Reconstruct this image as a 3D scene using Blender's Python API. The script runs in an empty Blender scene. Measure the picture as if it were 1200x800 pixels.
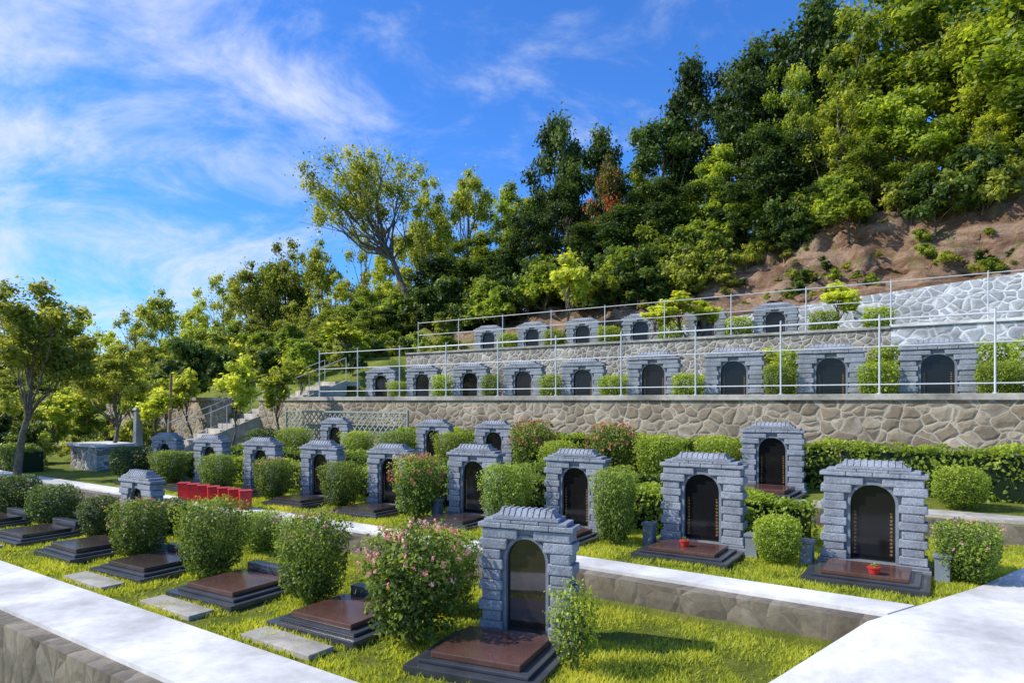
import bpy, bmesh, math, random
import numpy as np
from mathutils import Vector, noise, Matrix
random.seed(7); rng=np.random.default_rng(7)
ANG=math.radians(-34.9); CA,SA=math.cos(ANG),math.sin(ANG)
scene=bpy.context.scene; COL=scene.collection
def W(s,n,z=0.0): return Vector((s*CA-n*SA, s*SA+n*CA, z))
def bearing(u,n):
    k=(u-600)/800.0
    return n*(0.82*k-0.572)/(0.82+0.572*k)
def depth(s,n): return s*SA+n*CA
# ------------------------------------------------------------------ materials
def new_mat(name):
    m=bpy.data.materials.new(name); m.use_nodes=True
    nt=m.node_tree; nt.nodes.clear()
    out=nt.nodes.new('ShaderNodeOutputMaterial'); b=nt.nodes.new('ShaderNodeBsdfPrincipled')
    nt.links.new(b.outputs[0],out.inputs[0]); return m,nt,b,out
def N(nt,t,**k):
    n=nt.nodes.new(t)
    for a,v in k.items():
        if a.startswith('i_'):
            key=a[2:]; n.inputs[int(key) if key.isdigit() else key].default_value=v
        else: setattr(n,a,v)
    return n
def ramp(nt,stops):
    r=nt.nodes.new('ShaderNodeValToRGB'); e=r.color_ramp.elements
    while len(e)<len(stops): e.new(0.5)
    for el,(p,c) in zip(e,stops): el.position=p; el.color=(c[0],c[1],c[2],1)
    return r
def speck(name,stops,scale=12,rough=0.8,bump=0.3,bscale=40,bdist=0.01,spec=0.4,big=0.0,gold=False):
    m,nt,b,out=new_mat(name); L=nt.links.new
    tc=N(nt,'ShaderNodeTexCoord'); no=N(nt,'ShaderNodeTexNoise',i_Scale=scale,i_Detail=8.0,i_Roughness=0.65)
    L(tc.outputs['Object'],no.inputs['Vector']); r=ramp(nt,stops); L(no.outputs[0],r.inputs[0])
    col=r.outputs[0]
    if big>0:
        n2=N(nt,'ShaderNodeTexNoise',i_Scale=big,i_Detail=5.0); L(tc.outputs['Object'],n2.inputs['Vector'])
        mr=N(nt,'ShaderNodeMapRange',i_1=0.3,i_2=0.7,i_3=0.6,i_4=1.25); L(n2.outputs[0],mr.inputs[0])
        mx=N(nt,'ShaderNodeVectorMath',operation='SCALE'); L(col,mx.inputs[0]); L(mr.outputs[0],mx.inputs['Scale']); col=mx.outputs[0]
    if gold:
        sp=N(nt,'ShaderNodeSeparateXYZ'); L(tc.outputs['Object'],sp.inputs[0])
        ax=N(nt,'ShaderNodeMath',operation='ABSOLUTE'); L(sp.outputs[0],ax.inputs[0])
        c2=N(nt,'ShaderNodeMath',operation='COMPARE',i_1=0.178,i_2=0.012); L(ax.outputs[0],c2.inputs[0])
        z2=N(nt,'ShaderNodeMath',operation='COMPARE',i_1=0.40,i_2=0.24); L(sp.outputs[2],z2.inputs[0])
        b2=N(nt,'ShaderNodeMath',operation='MULTIPLY'); L(c2.outputs[0],b2.inputs[0]); L(z2.outputs[0],b2.inputs[1])
        sn=N(nt,'ShaderNodeMath',operation='SINE'); zm=N(nt,'ShaderNodeMath',operation='MULTIPLY',i_1=150.0); L(sp.outputs[2],zm.inputs[0]); L(zm.outputs[0],sn.inputs[0])
        gp=N(nt,'ShaderNodeMath',operation='GREATER_THAN',i_1=-0.35); L(sn.outputs[0],gp.inputs[0])
        gn=N(nt,'ShaderNodeTexNoise',i_Scale=110.0,i_Detail=1.0); L(tc.outputs['Object'],gn.inputs['Vector'])
        gt=N(nt,'ShaderNodeMath',operation='GREATER_THAN',i_1=0.50); L(gn.outputs[0],gt.inputs[0])
        p=N(nt,'ShaderNodeMath',operation='MULTIPLY'); L(b2.outputs[0],p.inputs[0]); L(gp.outputs[0],p.inputs[1])
        p2=N(nt,'ShaderNodeMath',operation='MULTIPLY'); L(p.outputs[0],p2.inputs[0]); L(gt.outputs[0],p2.inputs[1])
        mg=N(nt,'ShaderNodeMix',data_type='RGBA'); mg.inputs['B'].default_value=(0.42,0.23,0.07,1); L(p2.outputs[0],mg.inputs['Factor']); L(col,mg.inputs['A']); col=mg.outputs['Result']
    L(col,b.inputs['Base Color']); b.inputs['Roughness'].default_value=rough
    b.inputs['Specular IOR Level'].default_value=spec
    if bump>0:
        n3=N(nt,'ShaderNodeTexNoise',i_Scale=bscale,i_Detail=6.0); L(tc.outputs['Object'],n3.inputs['Vector'])
        bp=N(nt,'ShaderNodeBump',i_Strength=bump,i_Distance=bdist); L(n3.outputs[0],bp.inputs['Height']); L(bp.outputs[0],b.inputs['Normal'])
    return m
def cobble(name,stones,mortar,scale=2.6,w=0.06,bump=0.8,dist=0.06,flat=1.25):
    m,nt,b,out=new_mat(name); L=nt.links.new
    tc=N(nt,'ShaderNodeTexCoord'); no=N(nt,'ShaderNodeTexNoise',i_Scale=2.2,i_Detail=3.0)
    L(tc.outputs['Object'],no.inputs['Vector'])
    mp=N(nt,'ShaderNodeVectorMath',operation='MULTIPLY_ADD'); mp.inputs[1].default_value=(0.25,0.25,0.25)
    L(no.outputs['Color'],mp.inputs[0]); L(tc.outputs['Object'],mp.inputs[2])
    sc=N(nt,'ShaderNodeVectorMath',operation='MULTIPLY'); sc.inputs[1].default_value=(1.0,0.3,flat); L(mp.outputs[0],sc.inputs[0])
    v=N(nt,'ShaderNodeTexVoronoi',i_Scale=scale,feature='DISTANCE_TO_EDGE'); v2=N(nt,'ShaderNodeTexVoronoi',i_Scale=scale)
    L(sc.outputs[0],v.inputs['Vector']); L(sc.outputs[0],v2.inputs['Vector'])
    sep=N(nt,'ShaderNodeSeparateColor'); L(v2.outputs['Color'],sep.inputs[0])
    n2=N(nt,'ShaderNodeTexNoise',i_Scale=14.0,i_Detail=8.0,i_Roughness=0.7); L(tc.outputs['Object'],n2.inputs['Vector'])
    ad=N(nt,'ShaderNodeMath',operation='MULTIPLY_ADD',i_1=0.55); L(sep.outputs[0],ad.inputs[0])
    m3=N(nt,'ShaderNodeMath',operation='MULTIPLY_ADD',i_1=0.9,i_2=-0.22); L(n2.outputs[0],m3.inputs[0]); L(m3.outputs[0],ad.inputs[2])
    r=ramp(nt,stones); L(ad.outputs[0],r.inputs[0])
    mr=N(nt,'ShaderNodeMapRange',i_1=w*0.5,i_2=w,i_3=1.0,i_4=0.0); L(v.outputs['Distance'],mr.inputs[0])
    mix=N(nt,'ShaderNodeMix',data_type='RGBA'); mix.inputs['B'].default_value=(*mortar,1)
    L(mr.outputs[0],mix.inputs['Factor']); L(r.outputs[0],mix.inputs['A'])
    nd=N(nt,'ShaderNodeTexNoise',i_Scale=1.1,i_Detail=6.0,i_Roughness=0.7); L(tc.outputs['Object'],nd.inputs['Vector'])
    md=N(nt,'ShaderNodeMapRange',i_1=0.35,i_2=0.65,i_3=0.55,i_4=1.15); L(nd.outputs[0],md.inputs[0])
    sm=N(nt,'ShaderNodeVectorMath',operation='SCALE'); L(mix.outputs['Result'],sm.inputs[0]); L(md.outputs[0],sm.inputs['Scale'])
    L(sm.outputs[0],b.inputs['Base Color']); b.inputs['Roughness'].default_value=0.85
    hr=N(nt,'ShaderNodeMapRange',i_1=0.0,i_2=0.22,i_3=0.0,i_4=1.0); L(v.outputs['Distance'],hr.inputs[0])
    ha=N(nt,'ShaderNodeMath',operation='MULTIPLY_ADD',i_1=0.35); L(n2.outputs[0],ha.inputs[0]); L(hr.outputs[0],ha.inputs[2])
    bp=N(nt,'ShaderNodeBump',i_Strength=bump,i_Distance=dist); L(ha.outputs[0],bp.inputs['Height']); L(bp.outputs[0],b.inputs['Normal'])
    return m
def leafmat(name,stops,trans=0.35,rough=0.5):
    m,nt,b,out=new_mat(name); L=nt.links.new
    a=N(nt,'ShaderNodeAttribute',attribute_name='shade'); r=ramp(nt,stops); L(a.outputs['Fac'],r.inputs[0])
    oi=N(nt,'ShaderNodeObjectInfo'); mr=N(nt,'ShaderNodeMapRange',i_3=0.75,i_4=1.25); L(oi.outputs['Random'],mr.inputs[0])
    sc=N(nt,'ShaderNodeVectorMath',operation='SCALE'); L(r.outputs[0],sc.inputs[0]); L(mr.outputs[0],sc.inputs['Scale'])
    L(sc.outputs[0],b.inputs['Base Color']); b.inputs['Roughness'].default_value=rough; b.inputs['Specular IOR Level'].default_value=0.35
    t=N(nt,'ShaderNodeBsdfTranslucent'); s2=N(nt,'ShaderNodeVectorMath',operation='MULTIPLY'); s2.inputs[1].default_value=(1.9,1.7,0.7)
    L(sc.outputs[0],s2.inputs[0]); L(s2.outputs[0],t.inputs[0])
    mx=N(nt,'ShaderNodeMixShader',i_0=trans); L(b.outputs[0],mx.inputs[1]); L(t.outputs[0],mx.inputs[2]); L(mx.outputs[0],out.inputs[0])
    return m
M_gran=speck('grey_granite',[(0.3,(0.17,0.187,0.22)),(0.55,(0.32,0.345,0.385)),(0.75,(0.50,0.53,0.57))],scale=55,rough=0.8,bump=0.6,bscale=60,bdist=0.010,big=3)
M_gran2=speck('smooth_grey_granite',[(0.35,(0.17,0.19,0.215)),(0.7,(0.30,0.33,0.36))],scale=120,rough=0.55,bump=0.15,bscale=90,bdist=0.004,big=2)
M_black=speck('black_granite',[(0.4,(0.03,0.034,0.042)),(0.75,(0.11,0.115,0.13))],scale=200,rough=0.22,bump=0.0,spec=0.6,big=3)
M_panel=speck('polished_black_granite',[(0.4,(0.008,0.008,0.009)),(0.8,(0.022,0.020,0.020))],scale=200,rough=0.08,bump=0.0,spec=0.35,gold=True)
M_panelp=speck('plain_black_granite',[(0.4,(0.020,0.016,0.014)),(0.8,(0.06,0.048,0.040))],scale=200,rough=0.04,bump=0.0,spec=1.0)  # slight brown in the base colour stands in for a tan reflection
M_brown=speck('polished_brown_granite',[(0.35,(0.06,0.026,0.02)),(0.6,(0.15,0.075,0.058)),(0.8,(0.26,0.16,0.13))],scale=160,rough=0.16,bump=0.0,spec=0.6,big=2)
M_brown2=speck('dark_polished_granite',[(0.35,(0.03,0.022,0.022)),(0.6,(0.075,0.052,0.048)),(0.8,(0.15,0.12,0.11))],scale=160,rough=0.16,bump=0.0,spec=0.6,big=2)
M_conc=speck('pale_concrete',[(0.3,(0.62,0.605,0.57)),(0.55,(0.74,0.725,0.69)),(0.7,(0.82,0.80,0.77))],scale=7,rough=0.9,bump=0.4,bscale=60,bdist=0.005,big=0.9)
M_conc2=speck('weathered_concrete',[(0.3,(0.30,0.28,0.23)),(0.7,(0.52,0.48,0.42))],scale=7,rough=0.9,bump=0.4,bscale=50,bdist=0.006,big=1.2)
M_wall=cobble('brown_cobble_wall',[(0.1,(0.19,0.145,0.095)),(0.45,(0.31,0.25,0.17)),(0.8,(0.43,0.36,0.26))],(0.50,0.44,0.34),scale=3.6,w=0.055,bump=0.6,dist=0.03)
M_wall2=cobble('tan_grey_cobble_wall',[(0.1,(0.18,0.155,0.12)),(0.5,(0.31,0.28,0.23)),(0.8,(0.42,0.385,0.33))],(0.60,0.58,0.53),scale=4.2,w=0.055,bump=0.6,dist=0.03)
M_wall4=cobble('pale_cobble_wall',[(0.1,(0.34,0.36,0.39)),(0.5,(0.48,0.50,0.53)),(0.8,(0.62,0.63,0.64))],(0.80,0.82,0.85),scale=3.0,w=0.08,bump=0.5,dist=0.03)
M_wall3=cobble('weathered_rubble_wall',[(0.1,(0.11,0.09,0.065)),(0.45,(0.19,0.16,0.115)),(0.8,(0.28,0.24,0.18))],(0.19,0.16,0.12),scale=4.0,w=0.02,bump=0.45,dist=0.025,flat=0.7)
M_metal=speck('galvanised_pipe',[(0.3,(0.52,0.54,0.57)),(0.7,(0.7,0.72,0.74))],scale=20,rough=0.4,bump=0,spec=0.6)
M_latt=speck('faded_green_lattice',[(0.3,(0.24,0.29,0.24)),(0.7,(0.40,0.44,0.38))],scale=20,rough=0.7,bump=0)
M_red=speck('red_plastic',[(0.3,(0.45,0.02,0.02)),(0.7,(0.66,0.05,0.035))],scale=12,rough=0.45,bump=0.1)
M_bark=speck('bark',[(0.3,(0.07,0.055,0.04)),(0.7,(0.26,0.22,0.17))],scale=9,rough=0.95,bump=0.8,bscale=18,bdist=0.03)
M_wood=speck('weathered_timber',[(0.3,(0.20,0.13,0.07)),(0.7,(0.36,0.25,0.15))],scale=9,rough=0.9,bump=0.5)
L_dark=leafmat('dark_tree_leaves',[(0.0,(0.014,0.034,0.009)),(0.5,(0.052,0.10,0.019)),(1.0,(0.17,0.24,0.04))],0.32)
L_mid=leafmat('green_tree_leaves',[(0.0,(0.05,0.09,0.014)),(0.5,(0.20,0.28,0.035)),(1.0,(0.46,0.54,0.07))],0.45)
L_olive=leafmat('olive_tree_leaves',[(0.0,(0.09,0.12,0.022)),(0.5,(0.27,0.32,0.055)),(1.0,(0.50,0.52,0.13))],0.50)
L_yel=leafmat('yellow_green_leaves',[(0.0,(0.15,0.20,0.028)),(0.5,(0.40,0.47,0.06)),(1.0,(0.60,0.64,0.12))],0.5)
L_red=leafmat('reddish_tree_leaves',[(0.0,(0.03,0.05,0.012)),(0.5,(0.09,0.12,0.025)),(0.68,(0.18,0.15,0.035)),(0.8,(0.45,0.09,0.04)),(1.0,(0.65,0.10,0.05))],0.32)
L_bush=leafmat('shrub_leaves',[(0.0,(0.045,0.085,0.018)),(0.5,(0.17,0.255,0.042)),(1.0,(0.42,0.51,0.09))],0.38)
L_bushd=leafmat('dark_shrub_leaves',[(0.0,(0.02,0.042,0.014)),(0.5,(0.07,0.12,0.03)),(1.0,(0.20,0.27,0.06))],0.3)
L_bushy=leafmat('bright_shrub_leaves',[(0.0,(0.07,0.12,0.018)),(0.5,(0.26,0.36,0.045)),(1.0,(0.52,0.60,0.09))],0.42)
L_flow=leafmat('pink_petals',[(0.0,(0.45,0.13,0.20)),(0.5,(0.66,0.30,0.38)),(1.0,(0.82,0.58,0.60))],0.3)
L_tip=leafmat('reddish_shoot_leaves',[(0.0,(0.30,0.09,0.09)),(0.5,(0.50,0.20,0.17)),(1.0,(0.66,0.38,0.30))],0.35)
L_grass=leafmat('grass_blades',[(0.0,(0.17,0.21,0.025)),(0.5,(0.38,0.44,0.05)),(1.0,(0.60,0.60,0.11))],0.42,0.7)
# ------------------------------------------------------------------ helpers
def mesh_fast(name,V,F,mat,shade=None,smooth=False):
    V=np.asarray(V,dtype=np.float32); F=np.asarray(F,dtype=np.int32); k=F.shape[1]
    me=bpy.data.meshes.new(name); me.vertices.add(len(V)); me.vertices.foreach_set('co',V.ravel())
    me.loops.add(F.size); me.loops.foreach_set('vertex_index',F.ravel())
    me.polygons.add(len(F)); me.polygons.foreach_set('loop_start',np.arange(0,F.size,k,dtype=np.int32))
    try: me.polygons.foreach_set('loop_total',np.full(len(F),k,dtype=np.int32))
    except Exception: pass
    if smooth: me.polygons.foreach_set('use_smooth',np.ones(len(F),dtype=bool))
    me.update(calc_edges=True)
    if shade is not None:
        a=me.attributes.new('shade','FLOAT','POINT'); a.data.foreach_set('value',np.asarray(shade,dtype=np.float32))
    me.materials.append(mat); return me
def bm_mesh(name,bm,mat,smooth=False):
    bmesh.ops.recalc_face_normals(bm,faces=bm.faces[:])
    me=bpy.data.meshes.new(name); bm.to_mesh(me); bm.free(); me.materials.append(mat)
    if smooth:
        for p in me.polygons: p.use_smooth=True
    return me
def box(bm,x0,x1,y0,y1,z0,z1,tx=0,ty=0):
    vs=[bm.verts.new(p) for p in [(x0,y0,z0),(x1,y0,z0),(x1,y1,z0),(x0,y1,z0),(x0+tx,y0+ty,z1),(x1-tx,y0+ty,z1),(x1-tx,y1-ty,z1),(x0+tx,y1-ty,z1)]]
    for f in [(3,2,1,0),(4,5,6,7),(0,1,5,4),(1,2,6,5),(2,3,7,6),(3,0,4,7)]: bm.faces.new([vs[i] for i in f])
def bev(bm,o,seg=2): bmesh.ops.bevel(bm,geom=bm.edges[:],offset=o,segments=seg,profile=0.6,affect='EDGES')
def boxes(name,lst,mat,b=0.0,seg=2):
    bm=bmesh.new()
    for l in lst: box(bm,*l)
    if b>0: bev(bm,b,seg)
    return bm_mesh(name,bm,mat)
def thing(name,parts,loc,rot,scale,label,cat,group=None):
    e=bpy.data.objects.new(name,None); COL.objects.link(e); e.empty_display_size=0.2
    e.location=loc; e.rotation_euler=(0,0,rot); e.scale=scale if hasattr(scale,'__len__') else (scale,)*3
    e['label']=label; e['category']=cat
    if group: e['group']=group
    for pn,me in parts:
        o=bpy.data.objects.new(pn,me); COL.objects.link(o); o.parent=e
    return e
def solo(name,me,loc=(0,0,0),rot=0,label=None,cat=None,kind=None,group=None,scale=1):
    o=bpy.data.objects.new(name,me); COL.objects.link(o); o.location=loc; o.rotation_euler=(0,0,rot); o.scale=(scale,)*3
    if label:o['label']=label
    if cat:o['category']=cat
    if kind:o['kind']=kind
    if group:o['group']=group
    return o
# ------------------------------------------------------------------ terrain
PN=[-1500,2.75,2.82,6.72,6.80,11.30,11.36,14.62,14.70,21.45,21.53,26.0,26.08,28.2,30.0,31.5,36,48,75,140,1500]
PZ=[-3.35,-3.35,-2.27,-2.25,-1.95,-1.93,-1.66,-1.55,-0.16,-0.13,1.95,2.0,3.4,5.0,7.6,8.3,10.0,13.5,15,2,-6]
ST0=(-22.6,12.4,-1.66); ST1=(-20.9,17.9,0.75)
def stz(n): return ST0[2]+(ST1[2]-ST0[2])*(n-ST0[1])/(ST1[1]-ST0[1])
def sts(n): return ST0[0]+(ST1[0]-ST0[0])*(n-ST0[1])/(ST1[1]-ST0[1])
def fade(s,a,b):
    t=min(1,max(0,(s-a)/(b-a))); return t*t*(3-2*t)
def zt(s,n,rough=True):
    z=float(np.interp(n,PN,PZ))
    if n>26:
        g=float(np.interp(s,[-60,-40,-24,-12,0,8,20,60],[0.05,0.08,0.28,0.72,1.0,1.1,1.35,1.5])); z=3.3+(z-3.3)*g
        if rough and n>26.3:
            k=min(1,(n-26.3)/0.8)*(1 if n<34 else 0.5)
            z+=k*(0.8*noise.noise(Vector((s*0.45,n*0.5,1.3)))+0.65*abs(noise.noise(Vector((s*0.8,n*1.3,5))))+0.42*abs(noise.noise(Vector((s*1.7,n*2.6,9))))+0.15*abs(noise.noise(Vector((s*4,n*4.6,11))))-0.4)
    if 16.2<n<21.6 and s<-19.4: # banked ground beside the stairs
        q=min(1,(-19.4-s)/1.2); z+=q*(1.9*min(1,(n-16.2)/4.5))*(0 if n>21.5 else 1)
    low=-1.9 if n>2.8 else -3.35
    f=fade(s,-52,-26)
    if n>6.8: z=low+(z-low)*f
    if 14.4<n<18.0 and abs(s-sts(n))<1.3: z=min(z,stz(n)-0.12)
    return z
ss=np.unique(np.concatenate([[-1500,-600,-300,-150,-100,-80,-70],np.arange(-62,-34,2.0),np.arange(-34,-14,0.4),np.arange(-14,12,0.16),np.arange(12,40,2.5),[60,100,300,1500]]))
nn=np.unique(np.concatenate([np.array(PN,float),[-300,-60,-20,-5,0],np.arange(15,21.4,0.4),np.arange(26.3,33,0.15),[34,38,40,44,54,60,68,90,200,400]]))
V=[];so=[]
for n in nn:
    for s in ss:
        dn=0
        if 26.5<n<33: dn=0.65*noise.noise(Vector((s*0.8,n*0.9,20)))+0.30*noise.noise(Vector((s*2.2,n*2.5,30)))
        w=W(s,n+dn,zt(s,n)); V.append(w)
        k=1.0 if 26.0<n<31.6 else (0.6 if n>=31.2 and n<40 else 0.0)
        if s<-22: k*=0.3
        so.append(k)
ns=len(ss); F=[(i*ns+j,i*ns+j+1,(i+1)*ns+j+1,(i+1)*ns+j) for i in range(len(nn)-1) for j in range(ns-1)]
gm,nt,b,out=new_mat('lawn_and_bare_soil'); L=nt.links.new
tc=N(nt,'ShaderNodeTexCoord')
n1=N(nt,'ShaderNodeTexNoise',i_Scale=1.3,i_Detail=9.0,i_Roughness=0.7); L(tc.outputs['Object'],n1.inputs['Vector'])
gr=ramp(nt,[(0.3,(0.13,0.17,0.025)),(0.5,(0.25,0.30,0.04)),(0.68,(0.37,0.38,0.08)),(0.8,(0.36,0.31,0.15))]); L(n1.outputs[0],gr.inputs[0])
mp=N(nt,'ShaderNodeMapping'); mp.inputs['Scale'].default_value=(0.5,0.5,1.5); L(tc.outputs['Object'],mp.inputs[0])
n2=N(nt,'ShaderNodeTexNoise',i_Scale=1.2,i_Detail=13.0,i_Roughness=0.76,i_Distortion=0.8); L(mp.outputs[0],n2.inputs['Vector'])
sr=ramp(nt,[(0.30,(0.07,0.04,0.025)),(0.42,(0.22,0.125,0.075)),(0.50,(0.33,0.205,0.13)),(0.57,(0.44,0.32,0.225)),(0.64,(0.32,0.155,0.095)),(0.74,(0.20,0.09,0.055))]); L(n2.outputs[0],sr.inputs[0])
n4=N(nt,'ShaderNodeTexNoise',i_Scale=1.1,i_Detail=9.0,i_Roughness=0.75); L(tc.outputs['Object'],n4.inputs['Vector'])
vr=N(nt,'ShaderNodeMapRange',i_1=0.54,i_2=0.60,i_3=0.0,i_4=0.7); L(n4.outputs[0],vr.inputs[0])
mxv=N(nt,'ShaderNodeMix',data_type='RGBA'); mxv.inputs['B'].default_value=(0.17,0.17,0.05,1); L(vr.outputs[0],mxv.inputs['Factor']); L(sr.outputs[0],mxv.inputs['A'])
at=N(nt,'ShaderNodeAttribute',attribute_name='shade')
mx=N(nt,'ShaderNodeMix',data_type='RGBA'); L(at.outputs['Fac'],mx.inputs['Factor']); L(gr.outputs[0],mx.inputs['A']); L(mxv.outputs['Result'],mx.inputs['B'])
L(mx.outputs['Result'],b.inputs['Base Color']); b.inputs['Roughness'].default_value=0.95; b.inputs['Specular IOR Level'].default_value=0.2
n3=N(nt,'ShaderNodeTexNoise',i_Scale=3.0,i_Detail=13.0,i_Roughness=0.75); L(tc.outputs['Object'],n3.inputs['Vector'])
bp=N(nt,'ShaderNodeBump',i_Strength=1.0,i_Distance=0.26); L(n3.outputs[0],bp.inputs['Height']); L(bp.outputs[0],b.inputs['Normal'])
solo('ground',mesh_fast('ground',V,F,gm,so,False),kind='structure')
def slabpath(name,pts,zs,mat,th=0.05):
    bm=bmesh.new(); top=[bm.verts.new(W(s,n,z)) for (s,n),z in zip(pts,zs)]
    bot=[bm.verts.new(W(s,n,z-th)) for (s,n),z in zip(pts,zs)]
    bm.faces.new(top); k=len(pts)
    for i in range(k): bm.faces.new((top[i],top[(i+1)%k],bot[(i+1)%k],bot[i]))
    return solo(name,bm_mesh(name,bm,mat),kind='structure')
slabpath('path',[(-45,2.88),(-2.46,2.88),(-2.12,3.70),(-45,3.70)],[-2.2]*4,M_conc,0.12)
slabpath('path',[(-30,6.93),(-0.74,6.93),(-0.56,7.36),(-30,7.36)],[-1.895]*4,M_conc,0.08)
slabpath('path',[(-30,11.45),(6,11.45),(6,11.95),(-30,11.95)],[-1.61]*4,M_conc2,0.08)
def zr(n): return float(np.interp(n,[2,5.0,6.6,12],[-2.19,-2.19,-1.90,-1.88]))
rows=[2.88,4.5,5.0,5.5,6.0,6.6,7.4,8.4,9.6,11.3]
def edge(n): return np.interp(n,[2.88,4.5,5.5,6.5,7.4,8.4,9.6,11.3],[-2.38,-1.72,-1.30,-.90,-.52,-.10,.30,.9])
bm=bmesh.new(); vv=[]
for n in rows:
    s=float(edge(n)); z=zr(n)
    vv.append((bm.verts.new(W(s,n,z)),bm.verts.new(W(s+7,n,z)),bm.verts.new(W(s,n,z-0.35))))
for a,c in zip(vv[:-1],vv[1:]):
    bm.faces.new((a[0],a[1],c[1],c[0])); bm.faces.new((a[0],c[0],c[2],a[2]))
solo('path',bm_mesh('path',bm,M_conc),kind='structure')
def wall(name,s0,s1,n0,n1,z0,z1,mat,label,cope=None,copemat=None):
    sub=[('stone_face',boxes('stone_face',[(s0,s1,n0,n1,z0,z1)],mat))]
    if cope:
        sub.append(('coping',boxes('coping',[(s0,s1,n0-0.05,n1+0.06,z1+0.002,z1+cope)],copemat or M_conc2,0.012)))
    return thing(name,sub,(0,0,0),ANG,1,label,'wall')
wall('retaining_wall',-45,-0.5,2.70,2.875,-3.4,-2.24,M_wall3,'weathered rubble stone wall below the concrete walkway')
wall('retaining_wall',-30,-0.78,6.74,6.925,-2.6,-1.93,M_wall3,'low stone retaining wall beside the lawn')
wall('retaining_wall',-30,6,11.28,11.44,-2.2,-1.66,M_wall3,'low kerb wall below hedge terrace')
wall('retaining_wall',-20.9,14,14.50,14.80,-1.8,0.02,M_wall,'brown cobblestone retaining wall with concrete coping',0.12)
wall('retaining_wall',-32,-23.0,14.50,14.80,-1.9,0.02,M_wall,'brown cobblestone retaining wall beside the stairs',0.12)
wall('retaining_wall',-20.4,-2.2,21.32,21.60,-0.3,1.98,M_wall2,'tan grey mortared stone wall behind gravestones',0.08,M_conc2)
wall('retaining_wall',-2.195,14,21.32,21.60,-0.3,2.02,M_wall4,'whitewashed pale stone wall behind gravestones',0.08,M_conc)
bm=bmesh.new(); tops=[(-12,2.8),(-9,3.1),(-4,3.55),(0,3.85),(3,4.1),(16,4.6)]
a=[]
for s,z in tops: a.append([bm.verts.new(p) for p in [(s,25.85,1.8),(s,25.95,z),(s,26.35,z),(s,26.35,1.8)]])
for p,q in zip(a[:-1],a[1:]):
    for i in range(4): bm.faces.new((p[i],q[i],q[(i+1)%4],p[(i+1)%4]))
bm.faces.new(a[0]); bm.faces.new(a[-1])
thing('retaining_wall',[('stone_face',bm_mesh('stone_face',bm,M_wall4))],(0,0,0),ANG,1,'pale mortared stone wall holding the eroded slope','wall')
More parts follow.
